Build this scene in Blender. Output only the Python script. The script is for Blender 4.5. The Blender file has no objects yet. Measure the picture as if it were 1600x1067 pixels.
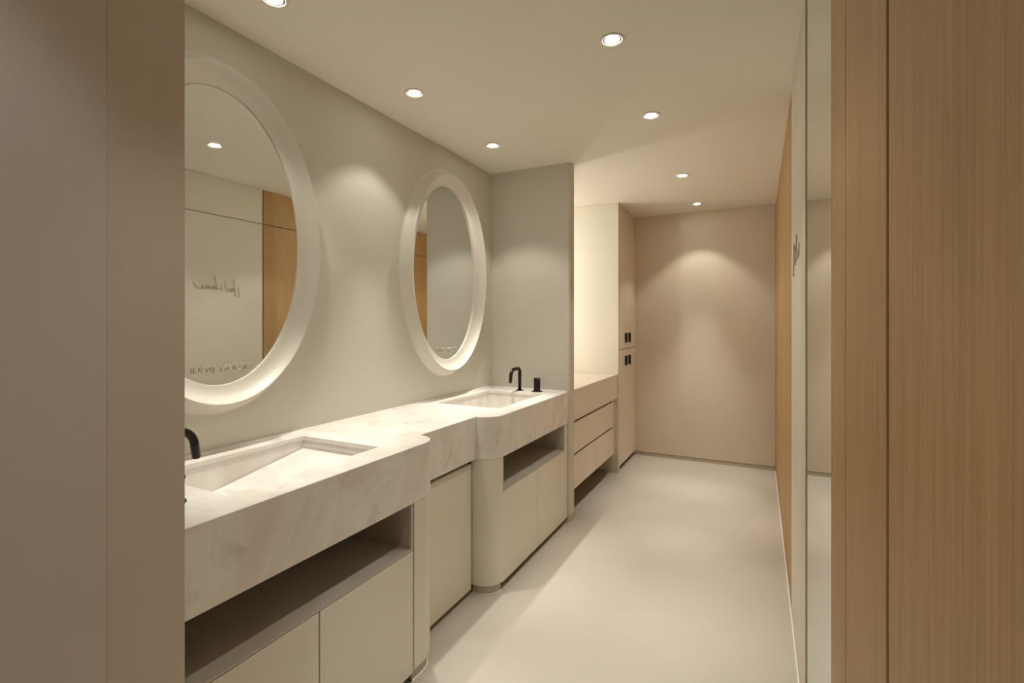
import bpy, bmesh, math, random
from mathutils import Vector, Matrix
from mathutils.geometry import tessellate_polygon
PI = math.pi
random.seed(7)
S = bpy.context.scene
C = S.collection

# ---------------------------------------------------------------- camera
EYE = 1.35
cam_d = bpy.data.cameras.new('camera'); cam = bpy.data.objects.new('camera', cam_d); C.objects.link(cam)
cam_d.sensor_fit = 'HORIZONTAL'; cam_d.sensor_width = 36.0; cam_d.lens = 765.0 / 1600 * 36
cam_d.shift_y = -27.85 / 1600; cam_d.clip_start = 0.03; cam_d.clip_end = 60
cam.location = (0, 0, EYE); cam.rotation_euler = (PI/2, 0, 0.4674)
S.camera = cam

# ---------------------------------------------------------------- world, exposure, light settings
w = bpy.data.worlds.new('world'); S.world = w; w.use_nodes = True
w.node_tree.nodes['Background'].inputs[0].default_value = (1.0, 0.9, 0.78, 1)
w.node_tree.nodes['Background'].inputs[1].default_value = 0.02
vs = S.view_settings
vs.view_transform = 'Standard'; vs.look = 'None'; vs.gamma = 1; vs.use_curve_mapping = False
vs.exposure = 0.95
S.cycles.max_bounces = 16; S.cycles.diffuse_bounces = 10; S.cycles.glossy_bounces = 6
SPILL_W, BEAM_W = 8.0, 56.0      # each ceiling downlight: wide spill and narrow beam
SPILL_ANGLE, BEAM_ANGLE = math.radians(92), math.radians(43)
LIGHT_COL = (1.0, 0.955, 0.845)
LENS_E = 25.0
LED_E = 17.5
LED_COL = (1.0, 0.95, 0.84)
FILL_K = 0.9                        # added unseen passage fill lamp, relative to the downlights
FILL_COL = (0.98, 1.0, 1.0)

# room constants
XL, XR, H = -1.753, 0.136, 2.446       # left wall, right wall, ceiling
YF, YR0, YR1 = 5.10, 3.141, 3.232      # far wall, pier faces
CX, CZ, CB = -1.156, 0.888, 0.676      # vanity front, top, underside
Y_REAR = -2.6

# ---------------------------------------------------------------- materials
def newmat(name):
    m = bpy.data.materials.new(name); m.use_nodes = True
    nt = m.node_tree; b = nt.nodes['Principled BSDF']
    return m, nt, b

def plain(name, col, rough=0.6, var=0.03, scale=3.0, metal=0.0, bump=0.0, spec=0.5, coat=0.0):
    m, nt, b = newmat(name)
    b.inputs['Roughness'].default_value = rough; b.inputs['Metallic'].default_value = metal
    b.inputs['Specular IOR Level'].default_value = spec
    if coat: b.inputs['Coat Weight'].default_value = coat; b.inputs['Coat Roughness'].default_value = 0.15
    tc = nt.nodes.new('ShaderNodeTexCoord'); n = nt.nodes.new('ShaderNodeTexNoise')
    n.inputs['Scale'].default_value = scale; n.inputs['Detail'].default_value = 5
    nt.links.new(tc.outputs['Object'], n.inputs['Vector'])
    r = nt.nodes.new('ShaderNodeValToRGB')
    r.color_ramp.elements[0].position = 0.3; r.color_ramp.elements[1].position = 0.7
    r.color_ramp.elements[0].color = tuple(c * (1 - var) for c in col) + (1,)
    r.color_ramp.elements[1].color = tuple(min(1, c * (1 + var)) for c in col) + (1,)
    nt.links.new(n.outputs['Fac'], r.inputs['Fac']); nt.links.new(r.outputs['Color'], b.inputs['Base Color'])
    if bump:
        n2 = nt.nodes.new('ShaderNodeTexNoise'); n2.inputs['Scale'].default_value = 180
        nt.links.new(tc.outputs['Object'], n2.inputs['Vector'])
        bp = nt.nodes.new('ShaderNodeBump'); bp.inputs['Strength'].default_value = bump; bp.inputs['Distance'].default_value = 0.002
        nt.links.new(n2.outputs['Fac'], bp.inputs['Height']); nt.links.new(bp.outputs['Normal'], b.inputs['Normal'])
    return m

def emissive(name, col, strength):
    m, nt, b = newmat(name)
    b.inputs['Base Color'].default_value = (0.9, 0.9, 0.88, 1)
    b.inputs['Emission Color'].default_value = tuple(col) + (1,)
    b.inputs['Emission Strength'].default_value = strength
    return m

def marble(name, base, dark, vein, rough):
    m, nt, b = newmat(name); b.inputs['Roughness'].default_value = rough
    tc = nt.nodes.new('ShaderNodeTexCoord')
    n1 = nt.nodes.new('ShaderNodeTexNoise'); n1.inputs['Scale'].default_value = 3.2; n1.inputs['Detail'].default_value = 8; n1.inputs['Distortion'].default_value = 0.9
    n2 = nt.nodes.new('ShaderNodeTexNoise'); n2.inputs['Scale'].default_value = 2.1; n2.inputs['Detail'].default_value = 6; n2.inputs['Distortion'].default_value = 1.6
    mp = nt.nodes.new('ShaderNodeMapping'); mp.inputs['Rotation'].default_value = (0.5, 0.7, 0.4); mp.inputs['Scale'].default_value = (1, 1.6, 1)
    nt.links.new(tc.outputs['Object'], mp.inputs['Vector'])
    for n in (n1, n2): nt.links.new(mp.outputs['Vector'], n.inputs['Vector'])
    r1 = nt.nodes.new('ShaderNodeValToRGB')
    r1.color_ramp.elements[0].position = 0.35; r1.color_ramp.elements[0].color = dark + (1,)
    r1.color_ramp.elements[1].position = 0.6; r1.color_ramp.elements[1].color = base + (1,)
    nt.links.new(n1.outputs['Fac'], r1.inputs['Fac'])
    r2 = nt.nodes.new('ShaderNodeValToRGB')      # thin veins where noise crosses 0.5
    e = r2.color_ramp.elements
    e[0].position = 0.475; e[0].color = (0, 0, 0, 1); e[1].position = 0.5; e[1].color = (1, 1, 1, 1)
    k = e.new(0.525); k.color = (0, 0, 0, 1)
    nt.links.new(n2.outputs['Fac'], r2.inputs['Fac'])
    ml = nt.nodes.new('ShaderNodeMath'); ml.operation = 'MULTIPLY'; ml.inputs[1].default_value = 0.15
    nt.links.new(r2.outputs['Color'], ml.inputs[0])
    mx = nt.nodes.new('ShaderNodeMixRGB'); mx.inputs['Color2'].default_value = vein + (1,)
    nt.links.new(ml.outputs[0], mx.inputs['Fac']); nt.links.new(r1.outputs['Color'], mx.inputs['Color1'])
    n3 = nt.nodes.new('ShaderNodeTexNoise'); n3.inputs['Scale'].default_value = 11; n3.inputs['Detail'].default_value = 4; n3.inputs['Distortion'].default_value = 0.6
    nt.links.new(tc.outputs['Object'], n3.inputs['Vector'])
    r3 = nt.nodes.new('ShaderNodeValToRGB')      # scattered grey smudges
    r3.color_ramp.elements[0].position = 0.60; r3.color_ramp.elements[0].color = (1, 1, 1, 1)
    r3.color_ramp.elements[1].position = 0.75; r3.color_ramp.elements[1].color = (0.80, 0.79, 0.775, 1)
    nt.links.new(n3.outputs['Fac'], r3.inputs['Fac'])
    m3 = nt.nodes.new('ShaderNodeMixRGB'); m3.blend_type = 'MULTIPLY'; m3.inputs['Fac'].default_value = 1
    nt.links.new(mx.outputs['Color'], m3.inputs['Color1']); nt.links.new(r3.outputs['Color'], m3.inputs['Color2'])
    nt.links.new(m3.outputs['Color'], b.inputs['Base Color'])
    return m

def wood(name, light, dark, rough=0.5):
    m, nt, b = newmat(name); b.inputs['Roughness'].default_value = rough
    tc = nt.nodes.new('ShaderNodeTexCoord')
    mp = nt.nodes.new('ShaderNodeMapping'); mp.inputs['Scale'].default_value = (1, 1, 0.028)
    nt.links.new(tc.outputs['Object'], mp.inputs['Vector'])
    n1 = nt.nodes.new('ShaderNodeTexNoise'); n1.inputs['Scale'].default_value = 190; n1.inputs['Detail'].default_value = 3
    n2 = nt.nodes.new('ShaderNodeTexNoise'); n2.inputs['Scale'].default_value = 22; n2.inputs['Detail'].default_value = 6; n2.inputs['Distortion'].default_value = 0.7
    for n in (n1, n2): nt.links.new(mp.outputs['Vector'], n.inputs['Vector'])
    mx = nt.nodes.new('ShaderNodeMath'); mx.operation = 'MULTIPLY_ADD'; mx.inputs[1].default_value = 0.62
    h2 = nt.nodes.new('ShaderNodeMath'); h2.operation = 'MULTIPLY'; h2.inputs[1].default_value = 0.38
    nt.links.new(n2.outputs['Fac'], h2.inputs[0])
    nt.links.new(n1.outputs['Fac'], mx.inputs[0]); nt.links.new(h2.outputs[0], mx.inputs[2])
    r = nt.nodes.new('ShaderNodeValToRGB')
    r.color_ramp.elements[0].position = 0.36; r.color_ramp.elements[0].color = dark + (1,)
    r.color_ramp.elements[1].position = 0.62; r.color_ramp.elements[1].color = light + (1,)
    nt.links.new(mx.outputs[0], r.inputs['Fac']); nt.links.new(r.outputs['Color'], b.inputs['Base Color'])
    bp = nt.nodes.new('ShaderNodeBump'); bp.inputs['Strength'].default_value = 0.12; bp.inputs['Distance'].default_value = 0.002
    nt.links.new(n1.outputs['Fac'], bp.inputs['Height']); nt.links.new(bp.outputs['Normal'], b.inputs['Normal'])
    return m

M = dict(
    paint=plain('cream_paint', (0.615, 0.592, 0.52), 0.75, 0.015, 2.0, bump=0.05),
    ceil=plain('ceiling_paint', (0.80, 0.77, 0.695), 0.85, 0.01, 2.0),
    back=plain('beige_panel', (0.68, 0.61, 0.51), 0.6, 0.02, 3.0),
    plinth=plain('beige_plinth', (0.50, 0.45, 0.37), 0.5, 0.03, 6.0),
    skirt=plain('taupe_skirting', (0.54, 0.48, 0.40), 0.5, 0.03, 6.0),
    tile=plain('pale_floor_tile', (0.50, 0.455, 0.402), 0.42, 0.035, 1.3),
    grout=plain('floor_grout', (0.585, 0.54, 0.485), 0.8, 0.03, 20.0),
    lacq=plain('cream_lacquer', (0.70, 0.665, 0.575), 0.5, 0.01, 4.0),
    taupe=plain('taupe_cabinet', (0.74, 0.665, 0.575), 0.5, 0.015, 4.0),
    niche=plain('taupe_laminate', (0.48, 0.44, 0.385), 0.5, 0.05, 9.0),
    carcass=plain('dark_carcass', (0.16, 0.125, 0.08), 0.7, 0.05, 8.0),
    frame=plain('ivory_resin', (0.66, 0.63, 0.565), 0.42, 0.01, 3.0),
    black=plain('matte_black_metal', (0.018, 0.014, 0.011), 0.35, 0.1, 30.0, metal=0.6),
    bronze=plain('dark_bronze', (0.075, 0.048, 0.022), 0.45, 0.1, 20.0, metal=0.3),
    letter=plain('brushed_letter_metal', (0.52, 0.48, 0.40), 0.4, 0.05, 40.0, metal=0.3),
    script=plain('grey_brown_sign', (0.45, 0.41, 0.34), 0.5, 0.05, 20.0),
    pier=plain('greige_gloss_paint', (0.70, 0.68, 0.64), 0.4, 0.03, 1.2),
    jamb=plain('warm_greige_paint', (0.70, 0.645, 0.565), 0.5, 0.02, 1.5),
    panel=plain('cream_panel_paint', (0.70, 0.65, 0.565), 0.6, 0.015, 2.0),
    trimring=plain('white_trim_metal', (0.78, 0.75, 0.69), 0.35, 0.02, 20.0),
    baffle=plain('baffle_metal', (0.16, 0.15, 0.13), 0.4, 0.02, 20.0),
    mirror=plain('mirror_silver', (0.87, 0.90, 0.89), 0.02, 0.0, 2.0, metal=1.0),
    mirror2=plain('greenish_mirror', (0.74, 0.84, 0.85), 0.02, 0.0, 2.0, metal=1.0),
    white=plain('white_sealant', (0.85, 0.82, 0.76), 0.5, 0.02, 30.0),
    marble=marble('pale_marble', (0.79, 0.77, 0.735), (0.70, 0.645, 0.60), (0.50, 0.47, 0.42), 0.32),
    wood=wood('oak_veneer', (0.485, 0.30, 0.122), (0.375, 0.22, 0.08)),
    lens=emissive('downlight_lens', (1.0, 0.93, 0.80), LENS_E),
    led=emissive('led_strip_light', LED_COL, LED_E),
)

# ---------------------------------------------------------------- mesh helpers
def link(name, me, m, parent=None, smooth=False):
    o = bpy.data.objects.new(name, me); C.objects.link(o)
    if m is not None: me.materials.append(m)
    if parent is not None: o.parent = parent
    if smooth:
        for p in me.polygons: p.use_smooth = True
    return o

def build(name, bm, m, parent=None, smooth=False):
    bmesh.ops.recalc_face_normals(bm, faces=bm.faces)
    me = bpy.data.meshes.new(name); bm.to_mesh(me); bm.free()
    return link(name, me, m, parent, smooth)

def add_box(bm, x0, x1, y0, y1, z0, z1, bev=0.0, seg=2):
    b2 = bmesh.new(); bmesh.ops.create_cube(b2, size=1)
    for v in b2.verts:
        v.co = Vector(((x0+x1)/2 + v.co.x*(x1-x0), (y0+y1)/2 + v.co.y*(y1-y0), (z0+z1)/2 + v.co.z*(z1-z0)))
    if bev: bmesh.ops.bevel(b2, geom=b2.edges[:], offset=bev, segments=seg, profile=0.5, affect='EDGES')
    me = bpy.data.meshes.new('tmp'); b2.to_mesh(me); b2.free(); bm.from_mesh(me); bpy.data.meshes.remove(me)

def box(name, x0, x1, y0, y1, z0, z1, m, parent=None, bev=0.0, seg=2, origin=None):
    bm = bmesh.new(); add_box(bm, x0, x1, y0, y1, z0, z1, bev, seg)
    return build(name, bm, m, parent)

def prism(bm, pts, z0, z1, edge=0.0, holes=()):
    """closed prism from a plan outline (x,y); edge = softened top and bottom arris; holes cut only through the top face"""
    def inset(ps, d):
        n = len(ps); out = []
        area = sum(ps[i][0]*ps[(i+1) % n][1] - ps[(i+1) % n][0]*ps[i][1] for i in range(n))
        sg = 1 if area > 0 else -1
        for i in range(n):
            a, b, c = Vector(ps[i-1]), Vector(ps[i]), Vector(ps[(i+1) % n])
            e1 = (b-a).normalized(); e2 = (c-b).normalized()
            n1 = Vector((-e1.y, e1.x))*sg; n2 = Vector((-e2.y, e2.x))*sg
            q = n1+n2; k = q.length_squared
            out.append(tuple(b + q*(2*d/k)) if k > 1e-6 else tuple(b))
        return out
    ring_def = [(pts, z0), (pts, z1)] if not edge else [(inset(pts, edge), z0), (pts, z0+edge), (pts, z1-edge), (inset(pts, edge), z1)]
    rings = [[bm.verts.new((p[0], p[1], z)) for p in ps] for ps, z in ring_def]
    n = len(pts)
    for a, b in zip(rings[:-1], rings[1:]):
        for i in range(n):
            bm.faces.new((a[i], a[(i+1) % n], b[(i+1) % n], b[i]))
    def cap(ring, hole_rings):
        loops = [[v.co.copy() for v in ring]] + [[v.co.copy() for v in hr] for hr in hole_rings]
        flat = list(ring) + [v for hr in hole_rings for v in hr]
        for t in tessellate_polygon(loops):
            try: bm.faces.new([flat[i] for i in t])
            except ValueError: pass
    cap(rings[0], [])
    hr = [[bm.verts.new((p[0], p[1], z1)) for p in hpts] for hpts in holes]
    cap(rings[-1], hr)
    for r in hr:                                    # the thickness of the top shows round a hole
        lo = [bm.verts.new((v.co.x, v.co.y, z1-0.016)) for v in r]
        for i in range(len(r)): bm.faces.new((r[i], r[(i+1) % len(r)], lo[(i+1) % len(r)], lo[i]))

def lathe(bm, prof, cx=0, cy=0, seg=32):
    rings = []
    for r, z in prof:
        rings.append([bm.verts.new((cx + max(r, 1e-5)*math.cos(2*PI*i/seg), cy + max(r, 1e-5)*math.sin(2*PI*i/seg), z)) for i in range(seg)])
    for a, b in zip(rings[:-1], rings[1:]):
        for i in range(seg): bm.faces.new((a[i], a[(i+1) % seg], b[(i+1) % seg], b[i]))
    bm.faces.new(rings[0]); bm.faces.new(rings[-1])

def tube(bm, pts, r, seg=14, cap=True):
    pts = [Vector(p) for p in pts]; rings = []
    up = None
    for i, p in enumerate(pts):
        t = (pts[min(i+1, len(pts)-1)] - pts[max(i-1, 0)]).normalized()
        if up is None:
            up = Vector((1, 0, 0)) if abs(t.x) < 0.9 else Vector((0, 1, 0))
        a = (up - t*up.dot(t)).normalized(); b = t.cross(a); up = a
        rings.append([bm.verts.new(p + (a*math.cos(2*PI*k/seg) + b*math.sin(2*PI*k/seg))*r) for k in range(seg)])
    for q, s in zip(rings[:-1], rings[1:]):
        for k in range(seg): bm.faces.new((q[k], q[(k+1) % seg], s[(k+1) % seg], s[k]))
    if cap: bm.faces.new(rings[0]); bm.faces.new(rings[-1])

def thing(name, label, cat, loc=(0, 0, 0), group=None):
    o = bpy.data.objects.new(name, None); C.objects.link(o); o.location = loc
    o.empty_display_size = 0.05
    o['label'] = label; o['category'] = cat
    if group: o['group'] = group
    return o

def tag(o, label, cat, group=None, kind=None):
    o['label'] = label; o['category'] = cat
    if group: o['group'] = group
    if kind: o['kind'] = kind
    return o

def struct(o, label, cat):
    o['label'] = label; o['category'] = cat; o['kind'] = 'structure'; return o

def shift(o, loc):
    """mesh built in world coordinates, moved under a parent that stands at loc"""
    o.data.transform(Matrix.Translation(-Vector(loc))); return o

# ---------------------------------------------------------------- structure
fl = struct(box('floor', XL-0.1, XR+0.1, Y_REAR, YF+0.1, -0.10, -0.0012, M['grout']), 'pale beige stone tile floor running the length of the room', 'floor')
tx = [XL, -1.427, -0.227, XR-0.001]; ty = [Y_REAR, -0.9, 1.5, YF-0.002]
for i in range(3):
    for j in range(3):
        g = 0.0007
        box('tile', tx[i]+g, tx[i+1]-g, ty[j]+g, ty[j+1]-g, -0.0012, 0.0, M['tile'], fl)
struct(box('ceiling', XL-0.1, XR+0.1, Y_REAR, YF+0.1, H, H+0.1, M['ceil']), 'smooth cream plaster ceiling with recessed downlights', 'ceiling')
struct(box('wall_left', XL-0.1, XL, Y_REAR, YF+0.1, 0, H, M['paint']), 'cream painted wall behind the oval mirrors', 'wall')

wb = struct(box('wall_back', XL, XR, YF+0.012, YF+0.1, 0, H, M['back']), 'beige end wall with one downlight pool on it', 'wall')
box('panel', XL, XR-0.001, YF, YF+0.012, 0.034, H-0.001, M['back'], wb, bev=0.001, seg=1)
struct(box('baseboard_back', -1.10, XR-0.002, YF+0.003, YF+0.012, 0.001, 0.028, M['skirt']), 'low taupe skirting under the beige end wall', 'baseboard')

# return wall (pier) with a rounded nose
def rounded_end(x_end, x_back, y0, y1, r, seg=8):
    pts = [(x_back, y0)]
    pts += [(x_end - r + r*math.sin(a), y0 + r - r*math.cos(a)) for a in [PI/2*i/seg for i in range(seg+1)]]
    pts += [(x_end - r + r*math.cos(a), y1 - r + r*math.sin(a)) for a in [PI/2*i/seg for i in range(seg+1)]]
    pts += [(x_back, y1)]
    return pts
bm = bmesh.new(); prism(bm, rounded_end(-1.141, XL, YR0, YR1, 0.022), 0.045, H)
wr = struct(build('wall_return', bm, M['paint']), 'narrow cream return wall between the right basin and the lit alcove', 'wall')
bm = bmesh.new(); prism(bm, rounded_end(-1.146, XL, YR0+0.005, YR1-0.005, 0.019), 0.0, 0.045)
build('plinth', bm, M['skirt'], wr)

# partition in the left foreground: side of the entrance passage, closed by a narrow end panel
bm = bmesh.new(); add_box(bm, XL, -0.8802, Y_REAR, 0.3844, 0, H)
wf = struct(build('wall_front', bm, M['pier']), 'plain greige partition filling the left foreground', 'wall')
bm = bmesh.new(); prism(bm, [(XL, 0.497), (XL, 0.3845)] + [(-0.881 + 0.001*math.sin(a), 0.3855 - 0.001*math.cos(a)) for a in [PI/2*k/6 for k in range(7)]] + [(-0.88, 0.497)], 0, H)
build('end_panel', bm, M['jamb'], wf)
struct(box('wall_rear', XL, XR, Y_REAR-0.1, Y_REAR, 0, H, M['wood']), 'oak wall behind the viewer closing the entrance passage', 'wall')

# right wall: substrate and its panels
wrt = struct(box('wall_right', XR+0.02, XR+0.12, Y_REAR, YF+0.1, 0, H, M['carcass']), 'right hand wall of oak and cream panels', 'wall')
SEAM = 2.164
def rpanel(y0, y1, m, z0=0.008, z1=H, x=XR):
    return box('panel', x, XR+0.02, y0, y1, z0, z1, m, wrt, bev=0.0012, seg=1)
for y0, y1 in ((2.664, 3.873), (3.879, 5.098)):                # oak beyond the cream panel
    rpanel(y0, y1, M['wood'], 0.008, SEAM-0.003); rpanel(y0, y1, M['wood'], SEAM+0.003, H-0.002)
rpanel(2.046, 2.653, M['panel'], 0.008, SEAM-0.003); rpanel(2.046, 2.653, M['panel'], SEAM+0.003, H-0.002)
rpanel(1.884, 2.040, M['back'], 0.008, H-0.002)
rpanel(1.037, 1.222, M['wood'], 0.002, H-0.002)
rpanel(0.726, 1.030, M['wood'], 0.002, H-0.002)
rpanel(-0.75, 0.714, M['wood'], 0.002, H-0.002)
rpanel(Y_REAR, -0.762, M['wood'], 0.002, H-0.002)
struct(box('trim_1', XR-0.006, XR-0.0005, 1.884, YF-0.01, 0.0, 0.006, M['white']), 'thin white sealant line along the floor under the right wall', 'trim')

# ---------------------------------------------------------------- full-height wall mirror on the right wall
ym0, ym1 = 1.236, 1.812
t = thing('wall_mirror', 'tall narrow frameless mirror strip on the right wall beside the oak panels', 'mirror', (XR+0.02, (ym0+ym1)/2, 0.0))
L = t.location
shift(box('glass', XR+0.001, XR+0.0185, ym0, ym1, 0.004, H-0.003, M['mirror2'], t), L)
shift(box('edge_strip', XR+0.003, XR+0.0185, ym1+0.002, 1.876, 0.004, H-0.003, M['bronze'], t, bev=0.001, seg=1), L)['label'] = 'dark bronze edge strip'
shift(box('edge_strip', XR+0.002, XR+0.0185, 1.224, ym0-0.002, 0.004, H-0.003, M['wood'], t, bev=0.001, seg=1), L)['label'] = 'oak edge strip'

# ---------------------------------------------------------------- vanity countertop
def arc(cx, cy, r, a0, a1, n=10):
    return [(cx + r*math.cos(a0+(a1-a0)*i/n), cy + r*math.sin(a0+(a1-a0)*i/n)) for i in range(n+1)]
RX, R = -1.258, 0.102
Y1A, Y2A = 1.543, 2.197                      # where the two bows start to turn
def vanity_outline(d=0.0, y0=0.499, y1=YR0-0.001, back=XL+0.001):
    return ([(back, y0), (CX-d, y0)] + arc(RX, Y1A, R-d, 0, PI/2, 36) + arc(RX, Y2A, R-d, -PI/2, 0, 36) + [(CX-d, y1), (back, y1)])
s1 = (-1.673, -1.272, 0.83, 1.412); s2 = (-1.673, -1.265, 2.348, 2.95)
hole = lambda s: [(s[0], s[2]), (s[1], s[2]), (s[1], s[3]), (s[0], s[3])]
ct = thing('vanity_countertop', 'long pale marble vanity top with two sunken basins and bowed fronts', 'countertop', (-1.45, 1.82, CB))
L = ct.location
bm = bmesh.new(); prism(bm, vanity_outline(), CB, CZ, edge=0.0018, holes=[hole(s1), hole(s2)])
shift(build('slab', bm, M['marble'], ct), L)
bm = bmesh.new()
def wedge(a, b):
    q = [bm.verts.new(p) for p in a]; r = [bm.verts.new(p) for p in b]
    bm.faces.new(q); bm.faces.new(r)
    for i in range(4): bm.faces.new((q[i], q[(i+1) % 4], r[(i+1) % 4], r[i]))
z0, z1 = CZ+0.0001, CZ+0.011
sec = lambda y: ((XL+0.0003, y, z0), (XL+0.022, y, z0), (XL+0.006, y, z1), (XL+0.0003, y, z1))
wedge(sec(0.50), sec(YR0-0.0005))
sec = lambda x: ((x, YR0-0.0004, z0), (x, YR0-0.016, z0), (x, YR0-0.005, z1-0.003), (x, YR0-0.0004, z1-0.003))
wedge(sec(XL+0.0228), sec(-1.162))
shift(build('upstand', bm, M['marble'], ct), L)
def basin(s, y_shallow, y_valley, y_steep, zs, zv, ze, overflow=False):
    """sunken basin: four walls and a floor folded in a V; a thin loose ramp plate lies on the long slope"""
    x0, x1 = s[0]-0.003, s[1]+0.003; ya, yb = s[2]-0.003, s[3]+0.003; zt = CZ-0.0155
    bm = bmesh.new()
    dirn = 1 if y_shallow > y_valley else -1
    top = [bm.verts.new(p) for p in ((x0, ya, zt), (x1, ya, zt), (x1, yb, zt), (x0, yb, zt))]
    fl_ = {}
    for x in (x0, x1):
        for y, z in ((y_shallow, zs-0.008), (y_valley, zv-0.006), (y_steep, ze)):
            fl_[(x, y)] = bm.verts.new((x, y, z))
    A = lambda x, y: fl_[(x, y)]
    bm.faces.new((A(x0, y_shallow), A(x1, y_shallow), A(x1, y_valley), A(x0, y_valley)))
    bm.faces.new((A(x0, y_valley), A(x1, y_valley), A(x1, y_steep), A(x0, y_steep)))
    lo, hi = (y_steep, y_shallow) if dirn == 1 else (y_shallow, y_steep)
    bm.faces.new((top[0], top[3], A(x0, hi), A(x0, y_valley), A(x0, lo)))
    bm.faces.new((top[1], top[2], A(x1, hi), A(x1, y_valley), A(x1, lo)))
    bm.faces.new((top[0], top[1], A(x1, lo), A(x0, lo)))
    bm.faces.new((top[3], top[2], A(x1, hi), A(x0, hi)))
    b = build('basin', bm, M['marble'], ct)
    # ramp plate
    bm = bmesh.new(); g = 0.007
    ysh = y_shallow - dirn*g; yva = y_valley + dirn*0.012
    n = Vector((0, -(zs-zv)*dirn, abs(y_shallow-y_valley))).normalized()
    P = [Vector((x0+g, ysh, zs-0.001)), Vector((x1-g, ysh, zs-0.001)), Vector((x1-g, yva, zv+0.0005)), Vector((x0+g, yva, zv+0.0005))]
    tp = [bm.verts.new(p) for p in P]; bt = [bm.verts.new(p - n*0.0055) for p in P]
    bm.faces.new(tp); bm.faces.new(bt)
    for i in range(4): bm.faces.new((tp[i], tp[(i+1) % 4], bt[(i+1) % 4], bt[i]))
    rp = build('ramp_plate', bm, M['marble'], b)
    for q in (b, rp): shift(q, L)
    if not overflow: return b
    # round overflow on the back wall
    bm = bmesh.new(); lathe(bm, [(0.0, 0.0), (0.0085, 0.0), (0.0085, 0.0025), (0.0055, 0.0035), (0.0, 0.0025)], seg=20)
    bmesh.ops.transform(bm, matrix=Matrix.Translation((x0+0.0003, y_valley - dirn*0.05, CZ-0.038)) @ Matrix.Rotation(PI/2, 4, 'Y'), verts=bm.verts)
    ov = build('overflow', bm, M['black'], b, True); ov['label'] = 'small black overflow hole'
    shift(ov, L)
    return b
basin(s1, s1[3]+0.003, 0.99, s1[2]-0.003, 0.841, 0.768, 0.835, True)
basin(s2, s2[2]-0.003, 2.77, s2[3]+0.003, 0.772, 0.735, 0.742)
# flush lid with a slot set into the top between the basins
lx0, lx1, ly0, ly1 = -1.63, -1.435, 1.803, 1.965
bm = bmesh.new(); add_box(bm, lx0, lx1, ly0, ly1, CZ-0.001, CZ+0.0008, 0.0003, 1)
lid = shift(build('flush_lid', bm, M['marble'], ct), L)
bm = bmesh.new()
add_box(bm, lx1+0.001, lx1+0.005, ly0+0.022, ly1, CZ-0.001, CZ+0.0004)
add_box(bm, lx1-0.002+0.034, lx1+0.036, ly0+0.03, ly1-0.03, CZ-0.001, CZ+0.0004)
add_box(bm, lx1-0.03, lx1+0.002, ly0-0.004, ly0-0.001, CZ-0.001, CZ+0.0004)
shift(build('lid_slot', bm, M['niche'], ct), L)['label'] = 'thin dark slot beside the flush lid'

# ---------------------------------------------------------------- vanity base cabinets
FX = CX - 0.005                                # cabinet fronts
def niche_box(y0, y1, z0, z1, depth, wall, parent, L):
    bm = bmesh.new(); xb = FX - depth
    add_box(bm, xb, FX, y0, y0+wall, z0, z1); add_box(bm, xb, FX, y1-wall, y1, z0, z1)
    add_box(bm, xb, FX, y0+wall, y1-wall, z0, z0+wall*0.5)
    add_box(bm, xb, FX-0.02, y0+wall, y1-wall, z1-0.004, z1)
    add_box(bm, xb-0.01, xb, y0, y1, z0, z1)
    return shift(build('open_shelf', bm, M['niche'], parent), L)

def bowed_cabinet(label, y0, y1, split, colside, filler):
    """niche shelf over two doors, one end turned in a rounded column; colside +1 = far end, -1 = near end"""
    t = thing('vanity_cabinet', label, 'cabinet', (-1.45, (y0+y1)/2, 0)); L = t.location
    if colside > 0: d0, d1 = y0+0.095, Y1A-0.068
    else: d0, d1 = Y2A-0.004, y1-0.056
    z_s = 0.50
    shift(box('body', XL+0.002, FX-0.02, d0+0.004, d1-0.004, 0.036, z_s-0.012, M['carcass'], t), L)
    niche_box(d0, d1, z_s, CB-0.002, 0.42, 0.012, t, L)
    for a, b in ((d0, split-0.0025), (split+0.0025, d1)):
        shift(box('door', FX-0.018, FX, a, b, 0.038, z_s-0.003, M['lacq'], t, bev=0.0012, seg=1), L)
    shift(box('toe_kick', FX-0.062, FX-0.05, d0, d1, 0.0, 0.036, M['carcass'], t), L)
    # rounded end panel and its plinth
    for nm, d, z0, z1, m in (('end_panel', 0.002, 0.047, CB-0.0004, M['lacq']), ('plinth', 0.014, 0.0, 0.0465, M['plinth']), ('sealant', 0.009, 0.0, 0.004, M['white'])):
        bm = bmesh.new(); r = R - d
        if colside > 0:
            ys = Y1A-0.064
            pts = [(RX-0.03, ys), (CX-d, ys)] + arc(RX, Y1A, r, 0, PI/2, 36) + [(RX-0.03, Y1A+r)]
        else:
            ye = Y2A-0.007
            pts = [(RX-0.03, Y2A-r), (RX, Y2A-r)] + arc(RX, Y2A, r, -PI/2, -0.09, 36) + [(CX-d, ye), (RX-0.03, ye)]
        prism(bm, pts, z0, z1); shift(build(nm, bm, m, t), L)
    if filler:
        a, b = filler
        shift(box('filler_panel', FX-0.03, FX-0.002, a, b, 0.038, CB-0.002, M['lacq'], t, bev=0.001, seg=1), L)
    return t
bowed_cabinet('cream base cabinet with open shelf nearest the foreground partition, under the left basin', 0.50, 1.64, 1.037, +1, (0.503, 0.592))
bowed_cabinet('cream base cabinet with open shelf under the right basin, beside the return wall', 2.10, YR0-0.002, 2.638, -1, (3.088, 3.136))

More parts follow.
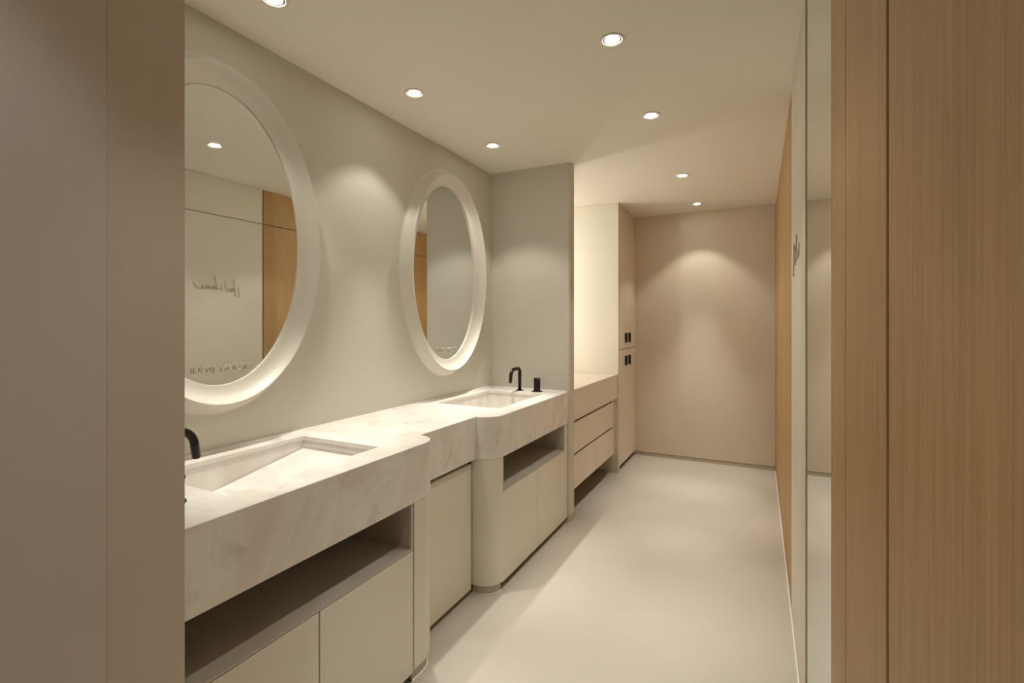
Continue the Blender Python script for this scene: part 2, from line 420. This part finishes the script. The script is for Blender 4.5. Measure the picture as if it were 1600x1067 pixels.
t = thing('base_cabinet', 'recessed cream cabinet with one tall door between the two basin cabinets', 'cabinet', (-1.5, 1.87, 0)); L = t.location
shift(box('body', XL+0.002, -1.304, 1.655, 2.085, 0.03, CB-0.004, M['carcass'], t), L)
shift(box('door', -1.30, -1.281, 1.652, 2.088, 0.026, 0.650, M['lacq'], t, bev=0.0012, seg=1), L)
shift(box('toe_kick', -1.34, -1.328, 1.655, 2.085, 0.0, 0.03, M['carcass'], t), L)

# ---------------------------------------------------------------- oval mirrors
BASE = (0.440, 0.634); GLASS = (0.336, 0.536)
def oval_mirror(yc, zc, label):
    t = thing('oval_mirror', label, 'mirror', (XL, yc, zc), 'oval mirrors over the vanity')
    # section of the frame: (extra on the glass ellipse 0..1 toward base, height off wall)
    sec = [(0.0, 0.001), (0.0, 0.0145), (0.03, 0.0155), (0.15, 0.0175), (0.30, 0.0225), (0.42, 0.030), (0.52, 0.040), (0.60, 0.051), (0.645, 0.0585),
           (0.67, 0.0622), (0.695, 0.0622), (0.72, 0.058), (0.75, 0.049), (0.79, 0.037), (0.84, 0.025), (0.90, 0.015), (0.96, 0.007), (1.02, 0.003), (1.08, 0.0006)]
    n = 128; bm = bmesh.new(); rings = []
    for u, p in sec:
        ay = GLASS[0] + (BASE[0]-GLASS[0])*u; az = GLASS[1] + (BASE[1]-GLASS[1])*u
        rings.append([bm.verts.new((p, ay*math.cos(2*PI*i/n), az*math.sin(2*PI*i/n))) for i in range(n)])
    for a, b in zip(rings, rings[1:]):
        for i in range(n): bm.faces.new((a[i], a[(i+1) % n], b[(i+1) % n], b[i]))
    f = build('frame', bm, M['frame'], t, True)
    bm = bmesh.new()
    lo = [bm.verts.new((0.002, (GLASS[0]-0.0015)*math.cos(2*PI*i/n), (GLASS[1]-0.0015)*math.sin(2*PI*i/n))) for i in range(n)]
    hi = [bm.verts.new((0.009, v.co.y, v.co.z)) for v in lo]
    bm.faces.new(lo); bm.faces.new(hi)
    for i in range(n): bm.faces.new((lo[i], lo[(i+1) % n], hi[(i+1) % n], hi[i]))
    build('glass', bm, M['mirror'], t)
    cu = bpy.data.curves.new('lettering', 'FONT'); cu.body = 'IDEAL HOUSE'; cu.size = 0.036; cu.extrude = 0.0022
    cu.align_x = 'CENTER'; cu.align_y = 'BOTTOM'; cu.space_character = 1.0
    tmp = bpy.data.objects.new('tmp', cu); C.objects.link(tmp)
    bpy.context.view_layer.update()
    me = bpy.data.meshes.new_from_object(tmp.evaluated_get(bpy.context.evaluated_depsgraph_get()))
    bpy.data.objects.remove(tmp)
    me.transform(Matrix.Translation((0.0115, 0.006, -0.496)) @ Matrix(((0, 0, 1, 0), (1, 0, 0, 0), (0, 1, 0, 0), (0, 0, 0, 1))))
    me.materials.clear(); link('lettering', me, M['letter'], t)['label'] = 'small raised capital letters low on the glass'
    return t
oval_mirror(1.107, 1.665, 'large oval mirror in a deep ivory frame beside the foreground partition')
oval_mirror(2.551, 1.665, 'oval mirror in a deep ivory frame next to the return wall')

# ---------------------------------------------------------------- taps and their control knobs
def faucet(x, y, sgn, label):
    t = thing('faucet', label, 'tap', (x, y, CZ), 'black basin taps')
    bm = bmesh.new(); lathe(bm, [(0.0, 0.0), (0.0255, 0.0), (0.0255, 0.003), (0.024, 0.0045), (0.0, 0.0045)]); build('base_flange', bm, M['black'], t)
    P = [(0, 0, 0.004), (0, 0, 0.07), (0, 0, 0.124)]
    r1 = 0.030
    P += [(0, sgn*(r1 - r1*math.cos(a)), 0.124 + r1*math.sin(a)) for a in [PI/2*i/7 for i in range(1, 8)]]
    P += [(0, sgn*0.060, 0.154), (0, sgn*0.082, 0.154)]
    r2 = 0.050
    P += [(0, sgn*(0.088 + r2*math.sin(a)), 0.154 - r2 + r2*math.cos(a)) for a in [math.radians(80)*i/8 for i in range(1, 9)]]
    e = P[-1]; a = math.radians(82)
    P += [(0, e[1] + sgn*0.045*math.cos(a), e[2] - 0.045*math.sin(a))]
    bm = bmesh.new(); tube(bm, P, 0.0118, 18); build('spout', bm, M['black'], t, False)
    for p in t.children[-1].data.polygons: p.use_smooth = len(p.vertices) == 4
    q = Vector(P[-1]); d = (q - Vector(P[-2])).normalized()
    bm = bmesh.new(); tube(bm, [q - d*0.001, q + d*0.003], 0.0085, 14); build('aerator', bm, M['black'], t)
    return t
def knob(x, y, label):
    t = thing('tap_control', label, 'tap control', (x, y, CZ), 'black tap control knobs')
    bm = bmesh.new(); lathe(bm, [(0.0, 0.0), (0.0365, 0.0), (0.0365, 0.003), (0.035, 0.0045), (0.0, 0.0045)]); build('base_flange', bm, M['black'], t)
    bm = bmesh.new(); lathe(bm, [(0.0, 0.0045), (0.0215, 0.0045), (0.0225, 0.007), (0.0225, 0.090), (0.0215, 0.092), (0.0, 0.092)]); build('handle', bm, M['black'], t)
    bm = bmesh.new(); add_box(bm, 0.012, 0.0195, -0.021, -0.0155, 0.0825, 0.0842); build('indicator_mark', bm, M['letter'], t)['label'] = 'tiny silver mark'
    return t
faucet(-1.481, 0.726, +1, 'black curved tap over the left basin, half hidden by the foreground partition')
faucet(-1.481, 3.053, -1, 'black gooseneck tap standing beyond the right basin under the return wall')
knob(-1.350, 0.726, 'black cylindrical tap knob behind the foreground partition by the left basin')
knob(-1.350, 3.053, 'black cylindrical tap knob on the marble beside the right gooseneck tap')

# ---------------------------------------------------------------- drawer unit in the lit alcove
NX, NY0, NY1 = -1.148, YR1+0.002, 4.388
tag(box('alcove_worktop', XL+0.002, NX, NY0, NY1, 0.674, 0.891, M['taupe'], None, bev=0.0015, seg=1),
    'thick plain beige worktop in the lit alcove past the return wall', 'countertop')
t = thing('drawer_unit', 'beige floating drawer unit with three fronts under the alcove worktop', 'cabinet', (-1.45, 3.8, 0.19)); L = t.location
shift(box('body', XL+0.002, NX-0.03, NY0+0.003, 4.30, 0.20, 0.672, M['carcass'], t), L)
def dfront(y0, y1, z0, z1): return shift(box('drawer', NX-0.026, NX-0.006, y0, y1, z0, z1, M['taupe'], t, bev=0.0012, seg=1), L)
dfront(NY0+0.004, 4.298, 0.441, 0.655)
dfront(NY0+0.004, 3.758, 0.193, 0.423)
dfront(3.767, 4.298, 0.193, 0.423)
shift(box('filler_panel', NX-0.05, NX-0.03, 4.302, NY1-0.002, 0.193, 0.672, M['taupe'], t), L)
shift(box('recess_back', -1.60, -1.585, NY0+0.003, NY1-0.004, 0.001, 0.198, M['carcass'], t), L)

# ---------------------------------------------------------------- tall cupboard at the far end
TX = -1.138; TY0, TY1 = 4.392, YF-0.002
t = thing('tall_cupboard', 'full height beige cupboard with four doors in the far left corner', 'cupboard', (-1.45, 4.75, 0)); L = t.location
shift(box('side_panel', XL+0.002, TX, TY0, TY0+0.046, 0.0, H-0.001, M['lacq'], t, bev=0.002, seg=2), L)
shift(box('body', XL+0.002, TX-0.03, TY0+0.046, TY1, 0.045, H-0.002, M['carcass'], t), L)
shift(box('top_fascia', TX-0.028, TX-0.014, TY0+0.10, TY1, 2.19, H-0.002, M['taupe'], t), L)
shift(box('top_fascia', TX-0.028, TX-0.006, TY0+0.048, TY0+0.098, 2.19, H-0.002, M['taupe'], t), L)
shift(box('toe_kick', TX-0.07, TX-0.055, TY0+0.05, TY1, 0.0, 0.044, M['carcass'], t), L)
ysp = 4.725; d0 = TY0+0.050
for z0, z1, hz0, hz1 in ((1.113, 2.183, 1.170, 1.262), (0.046, 1.107, 0.955, 1.046)):
    for a, b, hy in ((d0, ysp-0.0015, ysp-0.075), (ysp+0.0015, TY1-0.002, ysp+0.062)):
        d = shift(box('door', TX-0.022, TX-0.001, a, b, z0, z1, M['taupe'], t, bev=0.0012, seg=1), L)
        h = box('handle', TX-0.0008, TX+0.020, hy-0.010, hy+0.010, hz0, hz1, M['black'], d, bev=0.0015, seg=1)
        shift(h, L); h['label'] = 'black bar handle'

# ---------------------------------------------------------------- LED strips that light the alcove
def led(y, label):
    t = thing('led_strip', label, 'light', (XL, y, 0.90), 'upright LED strips in the alcove')
    bm = bmesh.new(); add_box(bm, 0.0015, 0.012, -0.014, 0.014, 0.002, 1.50); build('channel', bm, M['trimring'], t)
    bm = bmesh.new(); add_box(bm, 0.0122, 0.020, -0.010, 0.010, 0.006, 1.496); build('diffuser', bm, M['led'], t)
led(4.10, 'upright LED strip on the alcove wall near the tall cupboard')
led(3.43, 'upright LED strip on the alcove wall behind the return wall')

# ---------------------------------------------------------------- ceiling downlights
def downlight(x, y, label, k=1.0, col=LIGHT_COL):
    t = thing('downlight', label, 'downlight', (x, y, H), 'round recessed ceiling downlights')
    bm = bmesh.new()
    prof = [(0.034, -0.0012), (0.0365, -0.004), (0.041, -0.0052), (0.0455, -0.0042), (0.0475, -0.0006)]
    seg = 40; rings = [[bm.verts.new((r*math.cos(2*PI*i/seg), r*math.sin(2*PI*i/seg), z)) for i in range(seg)] for r, z in prof]
    for a, b in zip(rings, rings[1:] + rings[:1]):
        for i in range(seg): bm.faces.new((a[i], a[(i+1) % seg], b[(i+1) % seg], b[i]))
    build('trim_ring', bm, M['trimring'], t, True)
    bm = bmesh.new(); lathe(bm, [(0.0, -0.0008), (0.0338, -0.0008), (0.0338, -0.0018), (0.0, -0.0018)], seg=40); build('baffle', bm, M['baffle'], t)
    bm = bmesh.new(); lathe(bm, [(0.0, -0.0019), (0.0275, -0.0019), (0.0275, -0.0024), (0.022, -0.0029), (0.0, -0.0031)], seg=40); build('lens', bm, M['lens'], t)
    for nm, wts, ang, bl in (('spill_lamp', SPILL_W, SPILL_ANGLE, 0.35), ('beam_lamp', BEAM_W, BEAM_ANGLE, 1.0)):
        ld = bpy.data.lights.new(nm, 'SPOT'); ld.energy = wts*k; ld.color = col
        ld.spot_size = ang; ld.spot_blend = bl; ld.shadow_soft_size = 0.022
        lo = bpy.data.objects.new(nm, ld); C.objects.link(lo); lo.parent = t; lo.location = (0, 0, -0.012)
    return t
XA, XB = -1.461, -0.506
downlight(XA, 1.112, 'ceiling downlight over the vanity cut by the top edge of the picture', 0.80)
downlight(XA, 1.867, 'ceiling downlight over the vanity midway between the oval mirrors', 0.70)
downlight(XA, 2.633, 'ceiling downlight over the right basin nearest the return wall', 1.12)
downlight(XB, 1.10, 'ceiling downlight over the aisle nearest the viewer, above the picture', 0.9)
downlight(XB, 1.860, 'largest looking ceiling downlight over the aisle, nearest of those in view', 0.8)
downlight(XB, 2.628, 'second nearest ceiling downlight over the aisle, left of the oak panels', 0.9)
downlight(XB, 3.798, 'third ceiling downlight over the aisle in front of the alcove', 1.1)
downlight(XB, 4.755, 'farthest ceiling downlight, close to the beige end wall', 1.0)
downlight(XB, -0.20, 'unseen fill lamp added over the entrance passage behind the viewer', FILL_K, FILL_COL)  # extra lamp out of view, added to brighten the foreground partition

# ---------------------------------------------------------------- script lettering on the cream right hand panel
t = thing('wall_script_sign', 'grey brown handwritten script lettering on the cream right hand wall panel', 'sign', (XR, 2.28, 1.63)); L = t.location
def P(s, v): return (XR - 0.0035, 2.462 - s*0.000375, 1.705 - (v-290)*0.000335)
strokes = [
    [(40, 505), (34, 620), (24, 738)],
    [(152, 325), (135, 470), (118, 610), (104, 740)],
    [(130, 600), (150, 555), (180, 540), (205, 570), (195, 610), (170, 605), (180, 560), (215, 590), (240, 545), (262, 570), (258, 610), (300, 600)],
    [(332, 390), (325, 480), (305, 575), (290, 615), (262, 600)],
    [(402, 455), (400, 545), (394, 632)],
    [(550, 288), (528, 400), (510, 500), (498, 602)],
    [(394, 565), (440, 552), (505, 548)],
    [(498, 602), (530, 540), (560, 515), (578, 550), (560, 585), (545, 550), (600, 520), (618, 575), (645, 560), (655, 490), (665, 575), (695, 540), (715, 500), (712, 570), (745, 575), (775, 530), (800, 515), (790, 560), (810, 578)],
    [(810, 578), (850, 582), (895, 545), (930, 500), (962, 455)],
]
def smooth_path(ps, n=5):
    out = []
    for i in range(len(ps)-1):
        p0, p1, p2, p3 = [Vector(ps[max(0, min(len(ps)-1, i+k))]) for k in (-1, 0, 1, 2)]
        for j in range(n):
            u = j/n
            out.append(0.5*((2*p1) + (p2-p0)*u + (2*p0-5*p1+4*p2-p3)*u*u + (3*p1-p0-3*p2+p3)*u**3))
    out.append(Vector(ps[-1])); return out
for st in strokes:
    bm = bmesh.new(); tube(bm, [P(q.x, q.y) for q in smooth_path(st)], 0.0020, 8)
    shift(build('letter_stroke', bm, M['script'], t, True), L)
